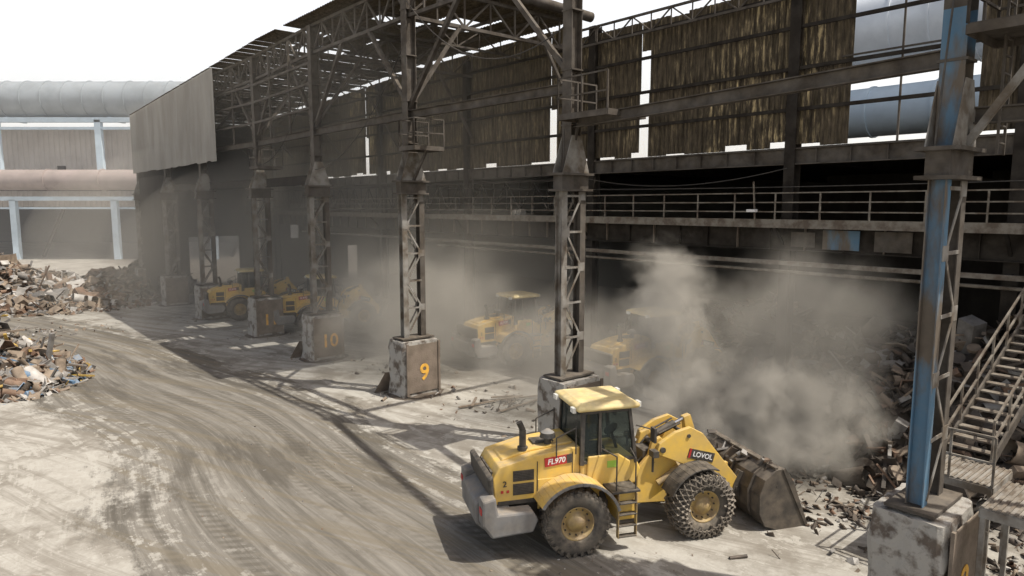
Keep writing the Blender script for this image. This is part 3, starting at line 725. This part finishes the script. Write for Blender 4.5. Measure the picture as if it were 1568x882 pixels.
    mb.obj('hydraulics', e)
    mb = MB()
    mb.box((2.00,-.636,1.84),(.78,.012,.25),'black',Matrix.Rotation(.28,3,'Y')); mb.box((2.02,.636,1.83),(.62,.012,.24),'black',Matrix.Rotation(.28,3,'Y'))
    mb.box((1.67,-.640,1.935),(.06,.012,.25),'red',Matrix.Rotation(.28,3,'Y'))
    mb.obj('boom_labels', e)
    text('boom_lettering', 'LOVOL', .185, e, (2.04,-.648,1.825), (R(90),R(16),0), 'white', .002)
    mb = MB()
    inn = [(4.62,.03),(3.75,.06),(3.42,.20),(3.26,.50),(3.24,.95),(3.38,1.30),(3.66,1.52),(3.86,1.56)]
    out = [(4.62,.0),(3.73,.0),(3.36,.14),(3.19,.48),(3.17,.97),(3.32,1.35),(3.63,1.59),(3.86,1.62)]
    n = len(inn)
    for i in range(n-1): mb.prism([inn[i],inn[i+1],out[i+1],out[i]], -1.5, 1.5, 'bucket')
    for sg in (-1,1):
        mb.prism([(4.62,.0),(3.73,-.005),(3.35,.13),(3.18,.48),(3.16,.97),(3.31,1.36),(3.63,1.60),(3.87,1.63),(4.16,1.2)], *sorted((sg*1.5, sg*1.54)), 'bucket')
        mb.prism([(4.14,1.25),(3.87,1.65),(3.80,1.60),(4.56,.02),(4.64,.02)], *sorted((sg*1.541, sg*1.57)), 'bucket')
    for i in range(7):
        y = -1.35+i*.45; mb.prism([(4.52,-.01),(4.85,.0),(4.52,.09)], y-.06, y+.06, 'bucket')
    for y in (-.62,-.5,.5,.62,0): mb.prism([(3.22,.5),(2.98,.70),(3.0,.95),(3.18,1.30),(3.3,1.25)], y-.03, y+.03, 'bucket')
    for y in (-1.1,-.2,.3,1.1): mb.prism([(3.20,.3),(3.12,.5),(3.09,1.0),(3.27,1.40),(3.60,1.64),(3.66,1.60),(3.3,1.33),(3.16,.97)], y-.02, y+.02, 'bucket')
    mb.b2(3.60,3.70,-1.5,1.5,1.60,1.66,'bucket')
    mb.obj('bucket', e, .006, fixn=True)
    mb = MB(); random.seed(9)
    for i in range(150):
        x = random.uniform(3.45,4.2); y = random.uniform(-1.4,1.4); z = .5+random.random()*1.25*(1-(x-3.5)/1.1)+.1
        rot = Matrix.Rotation(random.random()*6,3,'X') @ Matrix.Rotation(random.random()*6,3,'Z')
        mb.box((x,y,z),(random.uniform(.1,.5),random.uniform(.05,.3),random.uniform(.02,.1)),random.choice(('rust1','dark1','scrapg','dark1')),rot)
    mb.obj('bucket_load', e)
    return e
L1 = make_loader('wheel_loader')
L1.location = (2.72, 16.55, 0); L1.rotation_euler = (0,0,R(16)); L1.scale = (.965,)*3
def dup(src, loc, rz):
    e = empty('wheel_loader', loc, R(rz))
    for c in src.children:
        o = c.copy(); o.parent = e; scene.collection.objects.link(o)
    return e
def park(wx, wy, rz):
    h = R(rz); c, s_ = math.cos(h), math.sin(h)
    lx, ly = -1.7, -1.45
    dup(L1, (wx-(lx*c-ly*s_), wy-(lx*s_+ly*c), 0), rz)
park(.25, 33.3, 33); park(6.0, 27.6, 30); park(-12.6, 42.5, 30); park(-18.9, 47.0, 32)

# ------------------------------------------------------------------ scrap
def piece(mb, p, sz, k, rnd):
    rot = Matrix.Rotation(rnd.random()*6.28,3,'Z') @ Matrix.Rotation(rnd.gauss(0,.6),3,'X') @ Matrix.Rotation(rnd.gauss(0,.6),3,'Y')
    t = rnd.random(); p = Vector(p)
    if t < .36:
        a, b_, h = sz*rnd.uniform(.5,1.3), sz*rnd.uniform(.25,.8), sz*rnd.uniform(-.35,.35)
        q = [(-a/2,-b_/2,0),(0,-b_/2,h),(a/2,-b_/2,h*rnd.uniform(-.5,.8)),(-a/2,b_/2,0),(0,b_/2,h*rnd.uniform(.6,1.2)),(a/2,b_/2,0)]
        up = [p+rot@Vector(v) for v in q]; dn = [v+rot@Vector((0,0,-.02-sz*.02)) for v in up]
        mb.add(up+dn,[(0,1,4,3),(1,2,5,4),(9,10,7,6),(10,11,8,7),(0,6,7,1),(1,7,8,2),(3,4,10,9),(4,5,11,10),(0,3,9,6),(2,8,11,5)],k)
    elif t < .56:
        L = sz*rnd.uniform(1,2.6); d = rot@Vector((L/2,0,0)); w_ = sz*rnd.uniform(.05,.16)
        mb.beam(p-d, p+d, w_, w_*rnd.uniform(.4,1), k)
    elif t < .74:
        L = sz*rnd.uniform(.6,1.5); d = rot@Vector((L/2,0,0)); r = sz*rnd.uniform(.06,.26)
        mb.cyl(p-d,p+d,r,k,9,caps=False); mb.cyl(p-d*.98,p+d*.98,r*.85,k,9,caps=False)
    elif t < .84:
        d = rot@Vector((0,0,sz*.06)); mb.cyl(p-d,p+d,sz*rnd.uniform(.2,.4),k,11)
    else: mb.box(p,(sz*rnd.uniform(.3,.9),sz*rnd.uniform(.2,.6),sz*rnd.uniform(.1,.5)),k,rot)
def pile(name, c, rx, ry, rz, h, count, szr, pal, seed, spill=1.12, power=1.3):
    rnd = random.Random(seed); e = empty(name, (c[0],c[1],0), rz)
    def H(u, v):
        r = math.sqrt(u*u+v*v)
        if r >= 1: return 0
        return h*((1-r**power))*(.75+.5*mnoise.noise(Vector((u*2.3+seed, v*2.3, 0))))
    mb = MB(); n = 36; vs = []
    for i in range(n+1):
        for j in range(n+1):
            u, v = -1.1+2.2*i/n, -1.1+2.2*j/n
            hh = H(u,v); vs.append((u*rx, v*ry, hh*.93+.12*rnd.random()*(hh>0)-.05))
    mb.add(vs,[(i*(n+1)+j,(i+1)*(n+1)+j,(i+1)*(n+1)+j+1,i*(n+1)+j+1) for i in range(n) for j in range(n)],'soil')
    mb.obj('mound', e)
    mb = MB()
    for i in range(count):
        a = rnd.random()*6.283; r = math.sqrt(rnd.random())*spill
        u, v = r*math.cos(a), r*math.sin(a)
        sz = rnd.uniform(*szr)*(1 if r < 1 else .55)
        if rnd.random() < .06: sz *= 1.7
        piece(mb,(u*rx,v*ry,H(u,v)+sz*.08),sz,rnd.choice(pal),rnd)
    mb.obj('scrap_pieces', e)
    return e
palL = ['rust1','rust2','rust2','rust1','scrapg','scrapl','soil','rust2','scrapg']
pile('scrap_pile',(-47,58.5),16.5,8.5,R(-16),4.1,5200,(.5,1.25),palL,3)
pile('scrap_pile',(-35,63),6,5,R(-16),3.2,1200,(.5,1.2),['rust1','dark1','dark1','soil','rust2'],5)  # shaded end of the far heap: roof shadow put into the darker palette
pile('scrap_pile',(-26.6,31.6),6.9,4.4,R(-28),3.3,2300,(.35,1.15),palL+['scrapb','scrapy','scrapg'],11)
palD = ['rust1','soil','dark1','dark1','dark1','soil','dark1','dark1','scrapg','rust2']
c = W(9.5,9.0); pile('scrap_pile',(c.x,c.y),10.5,5.8,R(-49.5),4.8,4600,(.25,.9),palD,21)
c = W(-3,17); pile('scrap_pile',(c.x,c.y),9,5,R(-49.5),3.5,900,(.4,1.1),palD,31)
rnd = random.Random(77); mb = MB()
def scatter(cx, cy, r, n, sz, pal=palL):
    for i in range(n):
        a = rnd.random()*6.283; q = r*abs(rnd.gauss(0,.5))
        s_ = rnd.uniform(*sz); piece(mb,(cx+q*math.cos(a),cy+q*math.sin(a),s_*.1),s_,rnd.choice(pal),rnd)
for s, n, nm in outer[:6]:
    c = W(s,n); scatter(c.x,c.y,2.4,80,(.05,.28))
for (s,n,r,k) in ((-4.5,1,3.2,130),(-2,3,2.5,70),(6,3.0,3.6,260),(9,1.5,3.2,260),(-13,1,3,70),(12.5,1,3,200)):
    c = W(s,n); scatter(c.x,c.y,r,k,(.05,.32),palL+palD+palD)
scatter(-23,27.8,3.2,130,(.06,.3)); scatter(-30,43,6,120,(.08,.4)); scatter(-6,20,12,160,(.02,.08)); scatter(-10.5,13.3,1.0,14,(.1,.5)); scatter(2,14,9,140,(.02,.07))
for i in range(5): mb.beam((rnd.uniform(-3,1.5),rnd.uniform(25.5,28),.08),(rnd.uniform(-3,1.5),rnd.uniform(25.5,28),.1),.1,.05,'rust2')
mb.obj('debris')

# ------------------------------------------------------------------ distant warehouse & pipes
wh = empty('warehouse', (0,0,0)); mb = MB()
x = -135
while x < -40:
    mb.corr_s(x, x+4, 12.4, 19.6, 106, 'paleclad', pitch=.8, dep=.12)
    mb.corr_s(x, x+4, 7.8, 10.2, 106.1, 'paleclad', pitch=.8, dep=.12); x += 4
mb.obj('cladding', wh); mb = MB()
mb.b2(-135,-40,106.3,150,19.6,19.9,'paleclad'); mb.b2(-135,-40,149.6,150,0,19.5,'steeldk'); mb.b2(-135,-40,106.4,149,10.2,10.5,'steeldk')
mb.b2(-86,-84.5,105.8,106.05,14,18.5,'steeldk'); mb.b2(-69.5,-68.3,105.8,106.0,12.6,14,'steeldk')
mb.obj('roof_and_back', wh); mb = MB()
for x in (-132,-118,-104,-90,-75.5,-60.5,-46):
    mb.beam((x,102,10.4),(x,102,20.4),.9,.7,'paleblue',up=(0,1,0)); mb.beam((x+1.6,102,0),(x+1.6,102,8.8),.9,.7,'paleblue',up=(0,1,0))
    mb.beam((x+1.6,102,20.6),(x+1.6,106,20.6),.5,.5,'paleblue')
    mb.beam((x+2,107,0),(x+6,107,8),.4,.4,'steeldk')
mb.beam((-135,102,20.4),(-40,102,20.4),.7,.7,'paleblue'); mb.beam((-135,102,19.2),(-40,102,19.2),.4,.4,'paleblue')
mb.beam((-135,102,9.0),(-40,102,9.0),.7,.6,'paleblue'); mb.beam((-135,102.5,7.6),(-40,102.5,7.6),.3,.3,'paleblue')
mb.obj('frame', wh)
def pipe(name, p0, p1, r, k, ring, rr=.08):
    p0=Vector(p0); p1=Vector(p1); L=(p1-p0).length; mb=MB(); mb.cyl(p0,p1,r,k,40); n=int(L/ring)
    d=(p1-p0).normalized()
    for i in range(1,n):
        q=p0+d*ring*i; mb.cyl(q-d*.06,q+d*.06,r+rr,k,40)
    return mb.obj(name)
pipe('industrial_pipe',(-140,103.5,23.4),(-38,103.5,23.4),2.7,'greyduct',3.0,.12)
pipe('industrial_pipe',(-140,101.5,11.7),(-38,101.5,11.7),1.5,'palepipe',8,.14)
pipe('exhaust_duct',W(-5,25,17.7),W(45,25,17.7),2.35,'silver',1.9,.09)
pipe('exhaust_duct',W(-3,23,13.0),W(45,23,13.0),1.3,'paleblue',3.2,.07)

# ------------------------------------------------------------------ dust
def volmat(name, dens, col=(.985,.915,.79), scale=.5, soft=True, aniso=-.1, bias=.75):
    m = bpy.data.materials.new(name); m.use_nodes = True; nt = m.node_tree
    for n in list(nt.nodes):
        if n.type == 'BSDF_PRINCIPLED': nt.nodes.remove(n)
    out = nt.nodes['Material Output']
    vs = N(nt,'ShaderNodeVolumeScatter'); vs.inputs['Color'].default_value = (*col,1); vs.inputs['Anisotropy'].default_value = aniso
    va = N(nt,'ShaderNodeVolumeAbsorption'); va.inputs['Color'].default_value = (*col,1)   # absorbs (1-colour)
    ad = N(nt,'ShaderNodeAddShader'); nt.links.new(vs.outputs[0], ad.inputs[0]); nt.links.new(va.outputs[0], ad.inputs[1])
    nt.links.new(ad.outputs[0], out.inputs['Volume'])
    if not soft:
        vs.inputs['Density'].default_value = dens; va.inputs['Density'].default_value = dens; return m
    tc = N(nt,'ShaderNodeTexCoord'); g_ = N(nt,'ShaderNodeNewGeometry')
    ln = N(nt,'ShaderNodeVectorMath',operation='LENGTH'); nt.links.new(tc.outputs['Object'], ln.inputs[0])
    fall = math_(nt,'SUBTRACT',1.0,ln.outputs['Value'],clamp=True); fall = math_(nt,'MULTIPLY',fall,1.5,clamp=True)
    nz = noise(nt, g_.outputs['Position'], scale, 4, .62, .2)
    mr = N(nt,'ShaderNodeMapRange'); nt.links.new(nz, mr.inputs[0]); mr.inputs[1].default_value=.36; mr.inputs[2].default_value=.64
    d = math_(nt,'SUBTRACT', math_(nt,'ADD', fall, mr.outputs[0]), bias, clamp=True)
    d = math_(nt,'MULTIPLY', math_(nt,'MULTIPLY', d, math_(nt,'MULTIPLY',fall,2.0,clamp=True)), dens)
    nt.links.new(d, vs.inputs['Density']); nt.links.new(d, va.inputs['Density']); return m
vm = volmat('dust_volume', 1.25, scale=.75, bias=.80); vm2 = volmat('dust_volume_thin', .20, scale=.5, bias=.45)
cloud = empty('dust_cloud')
def puff(x,y,z,rx,ry,rz,m):
    import bmesh
    me = bpy.data.meshes.new('puff'); bm = bmesh.new(); bmesh.ops.create_icosphere(bm, subdivisions=3, radius=1); bm.to_mesh(me); bm.free()
    me.materials.append(m); o = bpy.data.objects.new('puff', me); scene.collection.objects.link(o); o.parent = cloud
    o.location=(x,y,z); o.scale=(rx,ry,rz)
puff(6.3,20.4,1.6,4.1,2.6,2.6,vm)
puff(4.9,21.0,4.6,1.9,1.7,3.2,vm)
puff(8.8,19.8,1.4,3.1,2.2,2.3,vm)
puff(8.8,20.9,3.6,4.4,2.6,4.0,vm2)
puff(2.6,25.6,1.8,5.2,3.2,3.5,vm2)
puff(-4.0,33.0,2.2,6.5,4.5,4.8,vm2)
hzA = volmat('haze_volume_soft', .017, soft=False)
puff(-2,34,2.5,9,6,5.5,hzA); puff(-14,45,3.5,12,9,8,hzA); puff(-25,56,4,14,10,9,hzA)
hz = volmat('haze_volume', .0115, soft=False)
mb = MB(); mb.b2(SEND+.3,-8.5,-3.5,34,-.2,16.0,'ground'); o = mb.obj('dust_haze', None); o.data.materials.clear(); o.data.materials.append(hz)
o.location=(OX,OY,0); o.rotation_euler=(0,0,math.atan2(-.76,.65))
hz2 = volmat('haze_volume_thin', .0038, soft=False, col=(.98,.97,.95))
mb = MB(); mb.b2(-160,60,72,170,-.5,40,'ground'); o = mb.obj('air_haze', None); o.data.materials.clear(); o.data.materials.append(hz2)
